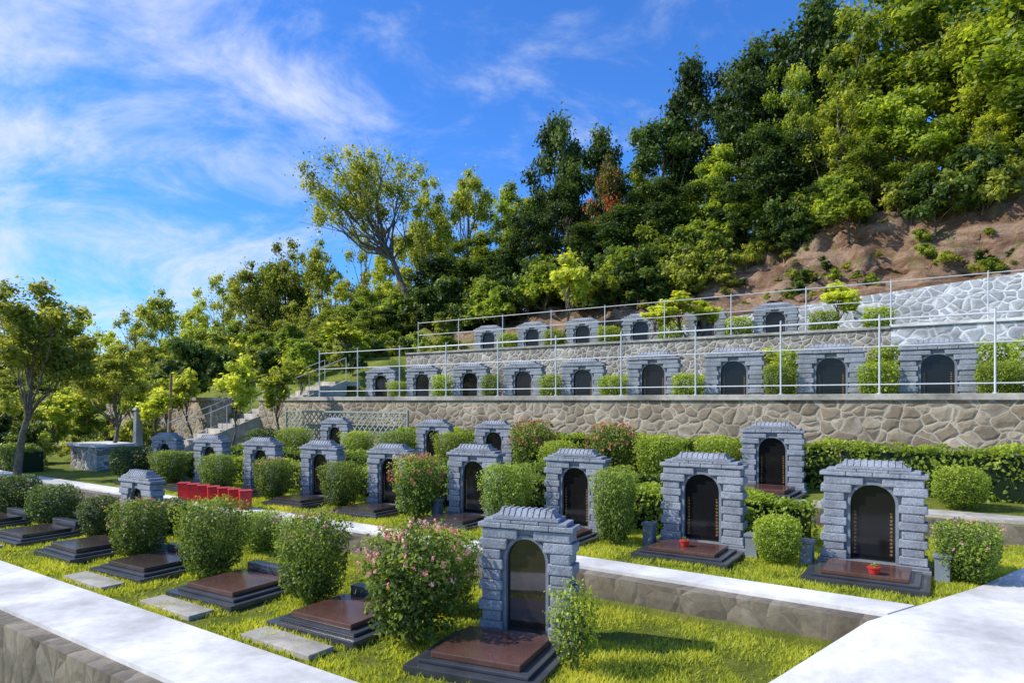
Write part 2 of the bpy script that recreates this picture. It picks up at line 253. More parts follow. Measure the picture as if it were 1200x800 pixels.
# ------------------------------------------------------------------ headstone prototype
HWD,ZS,RISE=0.225,0.74,0.215
def arch_pts(hw,zb,zs,rise,k=14):
    p=[(-hw,zb),(-hw,zs)]
    for i in range(1,k):
        t=math.pi*(1-i/k); p.append((hw*math.cos(t),zs+rise*math.sin(t)))
    p+=[(hw,zs),(hw,zb)]; return p
def headstone_parts(seed,gold=True):
    r=random.Random(seed)
    pl=boxes('plinth',[(-0.56,0.56,-0.08,0.26,0,0.07),(-0.54,0.54,-0.055,0.24,0.072,0.10)],M_gran2,0.008)
    inner=arch_pts(HWD,0.102,ZS,RISE)
    bm=bmesh.new(); ZT=1.03; XW=0.44
    def outer(x,z):
        if z<=ZS: return (-XW if x<0 else XW, z)
        dx,dz=x,z-ZS; t=min(XW/abs(dx) if abs(dx)>1e-6 else 9e9, (ZT-ZS)/dz if dz>1e-6 else 9e9); return (dx*t,ZS+dz*t)
    f=[];o=[];d=[]
    for x,z in inner:
        ox,oz=outer(x,z); f.append(bm.verts.new((x,0.02,z))); o.append(bm.verts.new((ox,0.02,oz))); d.append(bm.verts.new((x,0.08,z)))
    for i in range(len(inner)-1):
        bm.faces.new((f[i],f[i+1],o[i+1],o[i])); bm.faces.new((f[i],d[i],d[i+1],f[i+1]))
    box(bm,-XW,XW,0.081,0.18,0.103,1.035)
    body=bm_mesh('body',bm,M_gran)
    bm=bmesh.new(); bm.faces.new([bm.verts.new((x,0.055,z)) for x,z in arch_pts(HWD+.003,0.103,ZS,RISE+.003,20)])
    panel=bm_mesh('panel',bm,M_panel if gold else M_panelp)
    bm=bmesh.new(); A=arch_pts(HWD-.004,0.104,ZS,RISE-.004); B=arch_pts(HWD+.028,0.104,ZS,RISE+.03)
    ra=[]
    for (x,z),(X,Z) in zip(A,B): ra.append([bm.verts.new(p) for p in [(x,0.04,z),(x,-0.004,z),(X,-0.004,Z),(X,0.03,Z)]])
    for p,q in zip(ra[:-1],ra[1:]):
        for i in range(3): bm.faces.new((p[i],q[i],q[i+1],p[i+1]))
    frame=bm_mesh('arch_frame',bm,M_gran2)
    pil=[]; NC=10; hc=(1.035-0.103)/NC
    for sg in (-1,1):
        bm=bmesh.new()
        for c in range(NC):
            z0=0.103+c*hc; z1=z0+hc-0.004; od=c%2==0
            of=0.525 if od else 0.492; inn=HWD+0.03 if od else HWD+0.055
            if c>=8: inn=HWD-0.02 if od else HWD+0.02
            fr=-0.032+r.uniform(-0.004,0.004)-(0.010 if od else 0); x0,x1=sg*inn,sg*of
            if c==9: x0=sg*0.09
            box(bm,min(x0,x1),max(x0,x1),fr,0.20,z0,z1)
        bev(bm,0.012,2)
        for v in bm.verts: v.co+=noise.noise_vector(v.co*13+Vector((seed*3.1,sg*5,0)))*0.006
        pil.append(('pillar',bm_mesh('pillar',bm,M_gran)))
    bm=bmesh.new()
    def course(w,z0,z1,k,y0,y1):
        for i in range(k):
            x0=-w/2+w*i/k+0.002; x1=-w/2+w*(i+1)/k-0.002
            box(bm,x0,x1,y0+r.uniform(-.003,.003),y1,z0,z1)
    course(1.07,1.040,1.085,4,-0.05,0.215)
    course(0.93,1.088,1.122,3,-0.04,0.205)
    bev(bm,0.008,2)
    for v in bm.verts: v.co+=noise.noise_vector(v.co*11+Vector((seed,0,0)))*0.004
    box(bm,-0.37,0.37,-0.045,0.20,1.125,1.152)
    box(bm,-0.335,0.335,-0.02,0.18,1.154,1.215,0.06,0.05)
    for i in range(9):
        x=-0.27+i*0.0675; box(bm,x-0.014,x+0.014,-0.030,0.19,1.154,1.223,0.0,0.055)
    cap=bm_mesh('cap',bm,M_gran)
    return [('plinth',pl),('body',body),('panel',panel),('arch_frame',frame)]+pil+[('cap',cap)]
HS=[headstone_parts(i) for i in range(3)]; HSP=headstone_parts(9,False)
def headstone(s,n,z,i,label,plain=False,sc=1,rot=0):
    return thing('gravestone',HSP if plain else HS[i%3],W(s,n,z),ANG+rot,sc,label,'gravestone','gravestones in terraced rows')
SL_base=boxes('base',[(-0.62,0.62,-0.52,0.46,-0.05,0.06),(-0.53,0.53,-0.42,0.44,0.063,0.10)],M_black,0.008)
SL_top=boxes('cover_slab',[(-0.43,0.43,-0.36,0.40,0.102,0.165)],M_brown,0.010)
SL_top2=boxes('cover_slab',[(-0.43,0.43,-0.36,0.40,0.102,0.165)],M_brown2,0.010)
SL_low=boxes('low_block',[(-0.40,0.40,0.47,0.62,0.0,0.26)],M_black,0.012)
def graveslab(s,n,z,label,low=False,sc=1,rot=0,dark=False):
    p=[('base',SL_base),('cover_slab',SL_top2 if dark else SL_top)]
    if low: p.append(('low_block',SL_low))
    return thing('grave_slab',p,W(s,n,z),ANG+rot,sc,label,'grave slab','polished grave slabs in rows')
lab1='grey granite gravestone with arched black panel on lawn'
headstone(-3.50,5.24,-2.25,0,'tall grey granite gravestone with glossy arched panel',True,(0.88,0.9,1.03),0.22)
graveslab(-3.52,4.74,-2.24,'polished brown granite slab on black base before gravestone',False,(0.95,0.95,0.85),0.2)
for i,s in enumerate([-5.35,-7.25,-9.15,-12.9,-14.9,-16.9]):
    graveslab(s,4.72,-2.24,'polished brown granite slab with low black block' if i<2 else 'dark polished grave slab with low black block',True,(0.96,0.96,0.85),0.06,i>1)
    solo('paving_slab',boxes('paving_slab',[(-0.5,0.5,-0.14,0.14,-0.03,0.03)],M_conc2,0.01),W(s,4.0,-2.24),ANG,'pale concrete paving slab set in grass','paving slab',None,'paving slabs in front of graves')
headstone(-10.62,5.25,-2.25,1,'grey granite gravestone half hidden behind clipped shrub',False,(0.9,0.9,0.98))
graveslab(-10.95,4.72,-2.24,'dark polished grave slab before small gravestone',False,0.96,0,True)
for s in (-12.0,-14.0,-16.0): graveslab(s,6.1,-2.24,'dark polished grave slab in second row of plots',True,(0.9,0.8,0.8),0,True)
r2=[-1.08]+[-1.18-1.89*i for i in range(1,9)]
post_me=boxes('side_post',[(-0.07,0.07,-0.07,0.07,-0.03,0.26),(-0.085,0.085,-0.085,0.085,0.262,0.30)],M_gran2,0.008)
for i,s in enumerate(r2):
    headstone(s,8.72,-1.92,i,lab1,False,(1.03,1,1.02) if i<2 else (0.92,0.95,1.0 if i<4 else 0.95),0.05 if i<2 else 0.12)
    graveslab(s,8.24,-1.915,'red-brown polished grave slab on black stepped base' if i<3 else 'dark polished grave slab on black stepped base',False,(0.96,0.80,0.68) if i<2 else (0.88,0.8,0.7),0.04,i>2)
    if i<4:
        for sx in (-0.68,0.68):
            solo('side_post',post_me,W(s+sx,8.62,-1.93),ANG,'short grey granite post beside gravestone','stone post',None,'granite posts beside gravestones')
for i,s in enumerate([-3.17,-9.35,-11.2,-14.8]):
    headstone(s,12.66,-1.63,i+1,'grey granite gravestone among shrubs below the stone wall',False,1.03 if i==0 else 0.97,0.1)
    if i==0: graveslab(s,12.1,-1.63,'dark polished grave slab beside hedge')
for i,s in enumerate([1.4,-0.95,-3.2,-5.6,-7.9,-10.2,-12.4,-14.6,-16.8,-18.9]):
    q=1.0 if i<5 else 0.92
    headstone(s,18.4,-0.16,i,'grey gravestone on upper terrace behind metal railing',False,(1.5*q,1.3*q,1.30*q),0.1)
for i,s in enumerate([-5.9,-8.3,-10.8,-13.3,-15.7,-18.0]):
    headstone(s,24.0,1.93,i+2,'grey gravestone on highest terrace below the slope',False,(1.4,1.2,1.15),0.1)
# ------------------------------------------------------------------ foliage
def leaves(C,Nn,size,aspect=0.55):
    n=len(C); Nn=Nn/np.linalg.norm(Nn,axis=1,keepdims=True)
    t=rng.normal(size=(n,3)); t=np.cross(t,Nn)
    t/=np.linalg.norm(t,axis=1,keepdims=True)+1e-9
    b=np.cross(Nn,t); b/=np.linalg.norm(b,axis=1,keepdims=True)+1e-9
    s=size[:,None]
    V=np.stack([C-t*s*0.5,C+b*s*0.5*aspect+Nn*s*0.08,C+t*s*0.5,C-b*s*0.5*aspect+Nn*s*0.08],axis=1).reshape(-1,3)
    F=np.arange(4*n).reshape(n,4); return V,F
def tube_add(V,F,pts,rad,k=7):
    base=len(V); pts=[Vector(p) for p in pts]
    for i,p in enumerate(pts):
        d=(pts[min(i+1,len(pts)-1)]-pts[max(i-1,0)]).normalized()
        a=d.orthogonal().normalized() if abs(d.z)<0.9 else Vector((1,0,0)); a=(a-d*a.dot(d)).normalized(); c=d.cross(a)
        for j in range(k):
            t=2*math.pi*j/k; V.append(p+(a*math.cos(t)+c*math.sin(t))*rad[i])
    for i in range(len(pts)-1):
        for j in range(k):
            F.append((base+i*k+j,base+i*k+(j+1)%k,base+(i+1)*k+(j+1)%k,base+(i+1)*k+j))
def tree_proto(seed,H,R,cb,K,nleaf,lsize,mat,rc=(0.16,0.30),trunk_r=0.18,lean=(0,0),fill=0.5,open_=False,lp=1.5,limb=0.34,scatter=0.22,tmin=None,limbfrac=None):
    r=random.Random(seed); g=np.random.default_rng(seed)
    tp=[]; m=12
    for i in range(m):
        t=i/(m-1); tp.append(Vector((lean[0]*t**lp*H+0.06*H*noise.noise(Vector((t*3,seed,0))),lean[1]*t*H+0.06*H*noise.noise(Vector((t*3,seed,7))),t*H*0.82-0.15)))
    V=[];F=[]; tube_add(V,F,tp,[trunk_r*(1.25 if i==0 else 1)*(1-0.85*i/(m-1)) for i in range(m)],9)
    cz0=cb*H; ch=H-cz0; C=[];NN=[];SZ=[];SH=[]; lst=[]
    for i in range(K):
        th=r.uniform(0,2*math.pi); ph=math.asin(r.uniform(-0.75,1.0)); rr=r.uniform(fill,1.0)
        f=0.78+0.35*noise.noise(Vector((math.cos(th)*1.5,math.sin(th)*1.5,ph+seed*2.3)))*1.6
        c=Vector((math.cos(th)*math.cos(ph)*R*rr*f,math.sin(th)*math.cos(ph)*R*rr*f,cz0+ch*0.5+math.sin(ph)*ch*0.46*rr))
        c.x+=lean[0]*H*0.8; c.y+=lean[1]*H*0.8
        lst.append(c)
    lfc=limbfrac if limbfrac else (0.9 if open_ else 0.5)
    for i,c in enumerate(lst):
        tz=max(cb*0.6 if tmin is None else tmin,min(0.85,(c.z/H)-r.uniform(0.12,0.30))); ti=min(m-2,max(1,tz*(m-1))); a=tp[int(ti)].lerp(tp[int(ti)+1],ti-int(ti))
        if i<K*lfc:
            mid=a.lerp(c,0.5)+Vector((r.uniform(-.15,.15)*R,r.uniform(-.15,.15)*R,-0.06*H*r.random())); br=trunk_r*(limb if open_ else 0.26)
            tube_add(V,F,[a,a.lerp(mid,.5)+Vector((0,0,0.015*H)),mid,mid.lerp(c,.5)+Vector((0,0,0.02*H)),c],[br,br*.8,br*.6,br*.4,br*.15],5)
            if open_:
                for q in range(3):
                    e=c+Vector((r.uniform(-1,1),r.uniform(-1,1),r.uniform(-.3,.9)))*R*0.3
                    tube_add(V,F,[mid.lerp(c,r.uniform(0.1,.8)),e],[br*.3,br*.08],4)
        rad=R*r.uniform(*rc); k=int(nleaf/K*(rad/(R*sum(rc)/2))**2)
        d=g.normal(size=(k,3)); d/=np.linalg.norm(d,axis=1,keepdims=True); ra=g.random(k)**0.55
        lob=1+0.4*np.sin(d[:,0]*5+i)*np.cos(d[:,1]*4+i*2)+0.3*g.normal(size=k)*(g.random(k)<0.3)
        P=d*(ra*rad*lob)[:,None]*np.array([1,1,0.75])
        C.append(P+np.array(c)); NN.append(d*0.7+g.normal(size=(k,3))*0.65+np.array([0,0,0.5]))
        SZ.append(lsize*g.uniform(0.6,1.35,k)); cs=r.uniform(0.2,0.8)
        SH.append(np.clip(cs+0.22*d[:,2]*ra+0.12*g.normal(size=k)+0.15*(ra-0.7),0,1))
    A=np.array([tuple(c) for c in lst]); k=int(nleaf*scatter)
    i1=g.integers(0,K,k); D=np.linalg.norm(A[:,None]-A[None],axis=2); nb=np.argsort(D,axis=1)[:,1:5]
    i2=nb[i1,g.integers(0,min(4,nb.shape[1]),k)]; t=g.random(k)[:,None]
    P=A[i1]*(1-t)+A[i2]*t+g.normal(size=(k,3))*R*0.09
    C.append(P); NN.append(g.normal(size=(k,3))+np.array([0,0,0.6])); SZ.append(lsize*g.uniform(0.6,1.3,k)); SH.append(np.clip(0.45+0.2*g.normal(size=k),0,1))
    C=np.concatenate(C);NN=np.concatenate(NN);SZ=np.concatenate(SZ);SH=np.concatenate(SH)
    LV,LF=leaves(C,NN,SZ)
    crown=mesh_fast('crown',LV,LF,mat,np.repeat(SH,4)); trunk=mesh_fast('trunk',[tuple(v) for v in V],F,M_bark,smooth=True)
    return [('trunk',trunk),('crown',crown)]
TP={
 'd1':tree_proto(1,10,3.3,0.12,50,11500,0.25,L_dark),
 'd2':tree_proto(2,10,2.9,0.08,48,11000,0.23,L_dark),
 'm1':tree_proto(3,10,3.2,0.12,50,11500,0.25,L_mid),
 'm2':tree_proto(4,10,2.7,0.08,46,10500,0.22,L_mid),
 'o1':tree_proto(5,9,3.0,0.08,64,8200,0.19,L_olive,rc=(0.10,0.20),scatter=0.40),
 'o2':tree_proto(6,9,2.5,0.10,56,6800,0.18,L_olive,rc=(0.10,0.20),scatter=0.40),
 'r1':tree_proto(8,9,2.6,0.2,40,8500,0.20,L_red),
 'y1':tree_proto(9,9,2.8,0.08,54,8000,0.20,L_yel,rc=(0.11,0.22),scatter=0.35),
}
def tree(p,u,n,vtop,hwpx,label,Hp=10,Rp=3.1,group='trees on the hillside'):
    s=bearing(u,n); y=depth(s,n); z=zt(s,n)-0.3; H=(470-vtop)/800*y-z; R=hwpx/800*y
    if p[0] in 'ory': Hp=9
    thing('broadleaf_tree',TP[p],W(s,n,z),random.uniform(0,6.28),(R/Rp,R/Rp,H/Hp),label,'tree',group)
D='dense dark green broadleaf tree on the hillside'; Mm='sunlit green broadleaf tree above the eroded slope'; O='airy olive green tree with thin branches'
for a in [('m1',1215,31.5,-40,125,Mm),('y1',1140,32.5,-10,80,Mm),('m1',1080,36,-50,110,Mm),('m2',1010,34,-15,75,Mm),('d1',955,37,-5,75,D),
 ('y1',985,31.6,75,55,Mm),('m1',1060,31.8,90,65,Mm),('y1',1160,31,110,55,Mm),('d2',900,36,35,60,D),('d1',868,34,85,55,D),('d1',815,36,62,52,D),
 ('d2',905,31.6,140,50,D),('m2',845,31.8,165,50,Mm),('d1',775,33.5,135,55,D),('d2',785,31.2,205,50,D),('r1',715,31.6,168,36,'dark green tree with small red blossom patches'),
 ('d1',700,36,148,45,D),('d1',655,35,128,42,D),('d2',665,32.5,190,45,D),('d1',735,31.2,240,50,D),('d2',620,31.5,235,50,D),('m2',600,34,205,45,Mm),
 ('d1',870,31.3,215,50,D),('d2',690,31,262,45,D),('d1',950,33,150,60,D),('m1',1110,34,40,80,Mm),('m2',1195,34,60,80,Mm),('m2',930,34,60,45,Mm),('m2',752,32.4,190,32,Mm),('m1',1020,31.0,150,45,Mm),
 ('o1',548,34,190,52,O),('o2',500,33,200,45,O),('m2',560,31,265,50,Mm),('o1',490,36,240,50,O),('d1',520,30.5,300,50,D),('y1',455,32,292,45,Mm),  # haze put into leaf colour: trees on the left mostly paler and yellower
 ('o2',430,35,250,45,O),('o1',375,34,272,42,O),('o2',335,33,272,45,O),('y1',395,30,318,40,Mm),('m1',325,33,290,45,Mm),('o1',295,30,298,45,O),('o2',262,33,312,45,O),
 ('y1',225,28,332,42,Mm),('o1',190,32,332,45,O),('o2',160,27,350,38,O),('y1',120,25,368,42,Mm),('m2',85,28,363,40,Mm),('o2',40,25,390,50,O),('m1',5,28,380,60,Mm),('y1',-40,25,370,60,Mm),
 ('o2',345,28,350,38,O),('o1',300,26,362,35,O),('m1',440,30,335,40,Mm),('m2',240,25,378,35,Mm),('d1',590,30.6,290,40,D),
 ('m1',205,24,385,36,Mm),('o1',170,22,395,36,O),('m2',270,25,368,34,Mm),('o2',365,26,370,34,O),('y1',415,27,352,32,Mm),('o1',105,22,405,40,O),('m2',60,21,420,40,Mm),('y1',140,20,418,38,Mm),
 ('o2',310,22.5,385,32,O),('y1',262,21,398,30,Mm),('o1',230,19,408,30,O),('o2',195,18,412,30,O),('m2',345,24,378,30,Mm),('o1',390,24.5,365,34,O),('m2',430,25.6,360,32,Mm),('d2',455,27.2,355,32,D),
 ('m1',365,22.2,395,28,Mm),('y1',398,22.6,388,26,Mm),('o2',330,20.5,405,26,O),('m2',290,19.5,415,24,Mm),('o1',425,23.8,378,24,O),
 ('m1',20,19,435,36,Mm),('o1',-15,17,435,40,O),('y1',75,17,445,30,Mm),('m2',0,15,465,32,Mm),('o2',110,16,448,30,O),
 ('d1',480,28.5,348,32,D),('m2',540,29.2,345,35,Mm),('d2',640,29.4,318,35,D),('d1',690,29.2,318,30,D),('m2',590,28.8,345,28,Mm),('d2',760,29.4,292,32,D),('m1',820,30.2,256,34,Mm),('d2',505,27.6,365,28,D),
 ('d2',800,29.6,285,26,D),('d1',860,30.4,245,28,D),('m2',1080,30.4,185,30,Mm),('d2',960,30.6,210,28,D)]:
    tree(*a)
for i in range(7):
    a=math.radians(150+i*32); R_=44+random.uniform(-4,6)
    thing('broadleaf_tree',TP['d1' if i%2 else 'o1'],(math.sin(a)*R_,math.cos(a)*R_,-3.5),random.uniform(0,6),(1.2,1.2,random.uniform(0.4,0.55)),D,'tree','trees around the cemetery')
cp=tree_proto(21,9.5,4.9,0.46,72,8500,0.17,L_olive,rc=(0.07,0.14),trunk_r=0.25,lean=(-0.46,0),fill=0.3,open_=True,lp=1.4,limb=0.30,scatter=0.40,tmin=0.5,limbfrac=0.4)
s=bearing(490,30.5); y=depth(s,30.5); z=zt(s,30.5)-0.3; hh=(470-165)/800*y-z
thing('crooked_tree',cp,W(s,30.5,z),0.0,(1.0,1.0,hh/9.5),'open crooked tree with leaning trunk and sparse leaves','tree')
nt_=tree_proto(31,5.4,1.55,0.40,60,15000,0.10,L_olive,rc=(0.11,0.22),trunk_r=0.10,lean=(0.10,0.0),fill=0.3,open_=True,limb=0.22,scatter=0.35,tmin=0.45,limbfrac=0.4)
thing('broadleaf_tree',nt_,W(-19.6,6.8,-2.3),0,(1.1,1.1,1.0),'young tree with pale leaning trunk beside graves','tree','young trees among the graves')
thing('broadleaf_tree',nt_,W(-20.6,9.6,-2.1),2.2,(0.8,0.8,0.72),'small leafy tree with slim dark trunk','tree','young trees among the graves')
thing('broadleaf_tree',nt_,W(-23.2,6.2,-2.3),4.0,(1.2,1.2,0.95),'leafy tree behind low clipped hedge','tree','young trees among the graves')
yt=tree_proto(41,2.6,0.62,0.34,18,1900,0.12,L_yel,rc=(0.20,0.38),trunk_r=0.035,lean=(0.05,0),fill=0.2,open_=True)
def yt_at(u,n,vt,hw,label):
    s=bearing(u,n); y=depth(s,n); z=zt(s,n); H=(470-vt)/800*y-z; R=hw/800*y
    thing('young_tree',yt,W(s,n,z),random.uniform(0,6),(R/0.62,R/0.62,H/2.6),label,'tree','young yellow-green trees')
for a in [(275,12.1,405,28),(327,13.5,412,24),(222,14,425,24),(185,12,450,22),(160,13,440,24),(352,16.2,418,20)]:
    yt_at(*a,'slim young tree with yellow-green leaves by stairs')
yt_at(402,20.4,372,28,'young yellow-green tree on upper terrace'); yt_at(662,24.8,280,32,'tall young tree with drooping light green leaves')
yt_at(800,22.4,338,34,'bushy light green sapling above stone wall'); yt_at(765,22.4,352,25,'bushy light green sapling above stone wall'); yt_at(978,24.6,322,30,'light green sapling before pale stone wall')
yt_at(822,22.6,345,24,'bushy light green sapling above stone wall'); yt_at(1035,20.3,402,22,'light green sapling between gravestones'); yt_at(910,20.3,400,22,'light green sapling between gravestones')
for a in [(140,14,405,32),(195,13.5,430,26),(95,12,440,28),(60,11,455,28)]: yt_at(*a,'yellow-green young tree in the grove')
def bush_proto(seed,nleaf,ls,mat,boxy=3.0,flowers=0,flare=0.22,thin=0.20,spread=0.03,lf=0.6,fmat=None,fs=0.026):
    g=np.random.default_rng(seed); d=g.normal(size=(nleaf,3)); d/=np.linalg.norm(d,axis=1,keepdims=True)
    sup=(np.abs(d)**boxy).sum(axis=1)**(-1/boxy)
    lump=np.array([1+lf*(0.20*noise.noise(Vector(tuple(x*2.2))+Vector((seed,0,0)))+0.16*noise.noise(Vector(tuple(x*5))+Vector((seed,3,0)))) for x in d])
    ra=g.random(nleaf)**thin; ra*=np.where(g.random(nleaf)<spread*2,g.uniform(1.0,1.18,nleaf),1.0)
    P=d*(sup*lump*ra)[:,None]; P[:,2]=P[:,2]*0.46+0.54; P[:,:2]*=(1.02-flare+flare*np.clip(P[:,2:3],0,1))
    nn_=d*0.6+g.normal(size=(nleaf,3))*0.7+np.array([0,0,0.35]); sz=ls*g.uniform(0.6,1.4,nleaf)
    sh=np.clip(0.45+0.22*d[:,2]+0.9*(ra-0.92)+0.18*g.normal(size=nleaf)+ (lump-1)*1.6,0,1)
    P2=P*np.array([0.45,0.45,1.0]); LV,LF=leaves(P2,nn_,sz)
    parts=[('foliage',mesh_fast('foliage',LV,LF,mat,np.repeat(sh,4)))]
    V=[];F=[]; r=random.Random(seed)
    for i in range(7):
        a=r.uniform(0,6.28); tube_add(V,F,[(0.03*math.cos(a),0.03*math.sin(a),-0.05),(0.10*math.cos(a),0.10*math.sin(a),0.25),(0.26*math.cos(a),0.26*math.sin(a),0.75)],[0.014,0.011,0.004],5)
    parts.append(('stem',mesh_fast('stem',[tuple(v) for v in V],F,M_bark)))
    if flowers:
        cl=g.normal(size=(flowers,3)); cl[:,2]=np.abs(cl[:,2])*1.3+0.15; cl/=np.linalg.norm(cl,axis=1,keepdims=True)
        sup=(np.abs(cl)**boxy).sum(axis=1)**(-1/boxy); c=cl*sup[:,None]*1.0; c[:,2]=c[:,2]*0.46+0.54; c*=np.array([0.46,0.46,1.02])
        k=8; P=np.repeat(c,k,axis=0)+g.normal(size=(flowers*k,3))*0.011*(fs/0.026)
        LV,LF=leaves(P,g.normal(size=P.shape)+np.array([0,0,0.6]),fs*g.uniform(0.7,1.3,len(P)),0.9)
        parts.append(('flowers',mesh_fast('flowers',LV,LF,fmat or L_flow,np.repeat(g.random(len(P)),4))))
    return parts
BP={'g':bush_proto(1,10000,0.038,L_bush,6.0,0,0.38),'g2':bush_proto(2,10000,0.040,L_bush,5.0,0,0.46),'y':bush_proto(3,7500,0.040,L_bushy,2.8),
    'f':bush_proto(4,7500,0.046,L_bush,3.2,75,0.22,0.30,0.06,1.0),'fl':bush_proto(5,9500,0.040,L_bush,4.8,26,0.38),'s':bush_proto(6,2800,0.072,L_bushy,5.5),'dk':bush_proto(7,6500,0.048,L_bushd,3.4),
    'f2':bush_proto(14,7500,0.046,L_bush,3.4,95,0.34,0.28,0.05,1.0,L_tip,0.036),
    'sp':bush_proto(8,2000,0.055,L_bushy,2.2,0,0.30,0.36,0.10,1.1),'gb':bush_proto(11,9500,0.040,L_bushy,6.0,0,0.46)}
LB={'f2':'clipped green shrub with pinkish red shoot tips','gb':'light green clipped shrub with flat top','g':'clipped green shrub beside graves','g2':'clipped green shrub beside graves','y':'small rounded bright green shrub on lawn','f':'flowering shrub with pale pink blossom','fl':'green shrub with few pink flowers','s':'boxy clipped shrub between gravestones','dk':'dark green rounded shrub'}
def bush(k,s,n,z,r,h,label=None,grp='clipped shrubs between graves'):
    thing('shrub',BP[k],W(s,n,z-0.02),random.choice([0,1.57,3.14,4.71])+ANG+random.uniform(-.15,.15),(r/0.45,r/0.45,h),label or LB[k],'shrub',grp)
Z1,Z2,Z3=-2.25,-1.93,-1.64
bush('f',-4.42,4.72,Z1,0.46,1.10); bush('fl',-6.15,4.95,Z1,0.38,1.02); bush('g',-8.2,5.0,Z1,0.43,1.0); bush('fl',-9.95,4.95,Z1,0.38,0.85)
bush('dk',-12.0,5.35,Z1,0.32,0.70); bush('dk',-13.9,5.4,Z1,0.42,0.75); bush('dk',-15.9,5.5,Z1,0.45,0.8); bush('g2',-8.9,6.2,Z1,0.32,0.62); bush('g',-4.75,5.6,Z1,0.34,0.85); bush('dk',-11.4,6.2,Z1,0.36,0.62)
bush('sp',-2.84,4.98,Z1,0.24,0.76,'small round yellow-green shrub on thin stem')
bush('y',-2.05,8.45,Z2,0.29,0.60); bush('fl',-0.18,8.75,Z2,0.33,0.66,'rounded green shrub with pink flowers on lawn')
bush('g2',-4.12,8.3,Z2,0.30,1.02); bush('g',-5.9,8.3,Z2,0.38,1.0); bush('f2',-7.75,8.35,Z2,0.39,1.04); bush('g',-9.6,8.35,Z2,0.35,0.85)
bush('fl',-11.5,8.3,Z2,0.35,0.82); bush('g',-13.4,8.3,Z2,0.37,0.82); bush('g2',-15.3,8.3,Z2,0.40,0.82); bush('dk',-17.2,8.4,Z2,0.5,0.85)
bush('f2',-6.25,12.5,Z3,0.46,1.18); bush('f2',-8.15,12.5,Z3,0.48,1.20); bush('gb',-4.15,12.8,Z3,0.42,0.95); bush('y',-0.35,12.35,Z3,0.40,0.68)
bush('gb',-10.3,12.3,Z3,0.40,0.92); bush('g',-12.2,12.4,Z3,0.44,0.9); bush('gb',-13.6,12.4,Z3,0.42,0.86); bush('g',-16.2,12.4,Z3,0.46,0.9); bush('dk',-17.6,12.4,Z3,0.5,0.85)
bush('gb',-5.2,12.4,Z3,0.45,1.0); bush('y',-7.2,12.0,Z3,0.42,0.85)
for i,s in enumerate([0.2,-2.05,-4.4,-6.75,-9.05,-11.3,-13.5,-15.7,-17.85]):
    bush(['gb','s','g','s'][i%4],s+random.uniform(-.1,.1),18.2,-0.16,random.uniform(0.38,0.46) if i<5 else 0.36,random.uniform(0.9,1.1),None,'clipped shrubs on the upper terrace')
    bush('s',s-0.1,20.1,-0.16,0.45,1.6 if i in(0,1,2) else random.uniform(0.9,1.2),None,'clipped shrubs on the upper terrace')
for i,s in enumerate([-7.1,-9.6,-12.1,-14.6,-16.9,-4.4,-2.8]):
    bush('s',s,24.0,1.98,0.45,0.95,None,'clipped shrubs on the highest terrace')
bush('s',1.0,19.5,-0.1,0.6,1.6)
BR=[tree_proto(51,2.2,1.3,0.0,18,2300,0.17,L_mid,trunk_r=0.04,fill=0.2),tree_proto(52,2.2,1.3,0.0,18,2300,0.17,L_dark,trunk_r=0.04,fill=0.2),tree_proto(53,2.0,1.3,0.0,16,1500,0.18,L_olive,trunk_r=0.04,fill=0.2)]
def wild(s,n,q,k):
    thing('wild_shrub',BR[k],W(s,n,zt(s,n)-0.1),random.uniform(0,6),(q,q,q*random.uniform(.8,1.2)),'wild leafy undergrowth shrub on the slope','shrub','wild shrubs on the slope')
for i in range(95): wild(random.uniform(-13,7),random.uniform(29.3,33),random.uniform(0.5,1.2),random.choice([0,1,1,2]))
for i in range(100): wild(random.uniform(-30,-9.5),random.uniform(26.7,31),random.uniform(0.7,1.3),random.choice([0,1,1,2]))
for i in range(50): wild(random.uniform(-46,-25),random.uniform(15,29),random.uniform(0.8,1.4),random.choice([0,1,2,2]))
for i in range(40): wild(random.uniform(-28,-20.8),random.uniform(18.3,26.5),random.uniform(0.4,0.85),random.choice([0,1,2,2]))
for i in range(25): wild(random.uniform(-38,-23.5),random.uniform(5,14),random.uniform(0.4,0.8),random.choice([0,1,2,2]))
for i in range(85):
    s=random.uniform(-12,5); n=26.6+3.6*random.random()**1.2; q=random.uniform(0.12,0.45)
    thing('wild_shrub',BR[random.choice([0,1,2])],W(s,n,zt(s,n)-0.05),random.uniform(0,6),(q,q,q*0.8),'small scrub plant on bare earth slope','shrub','wild shrubs on the slope')
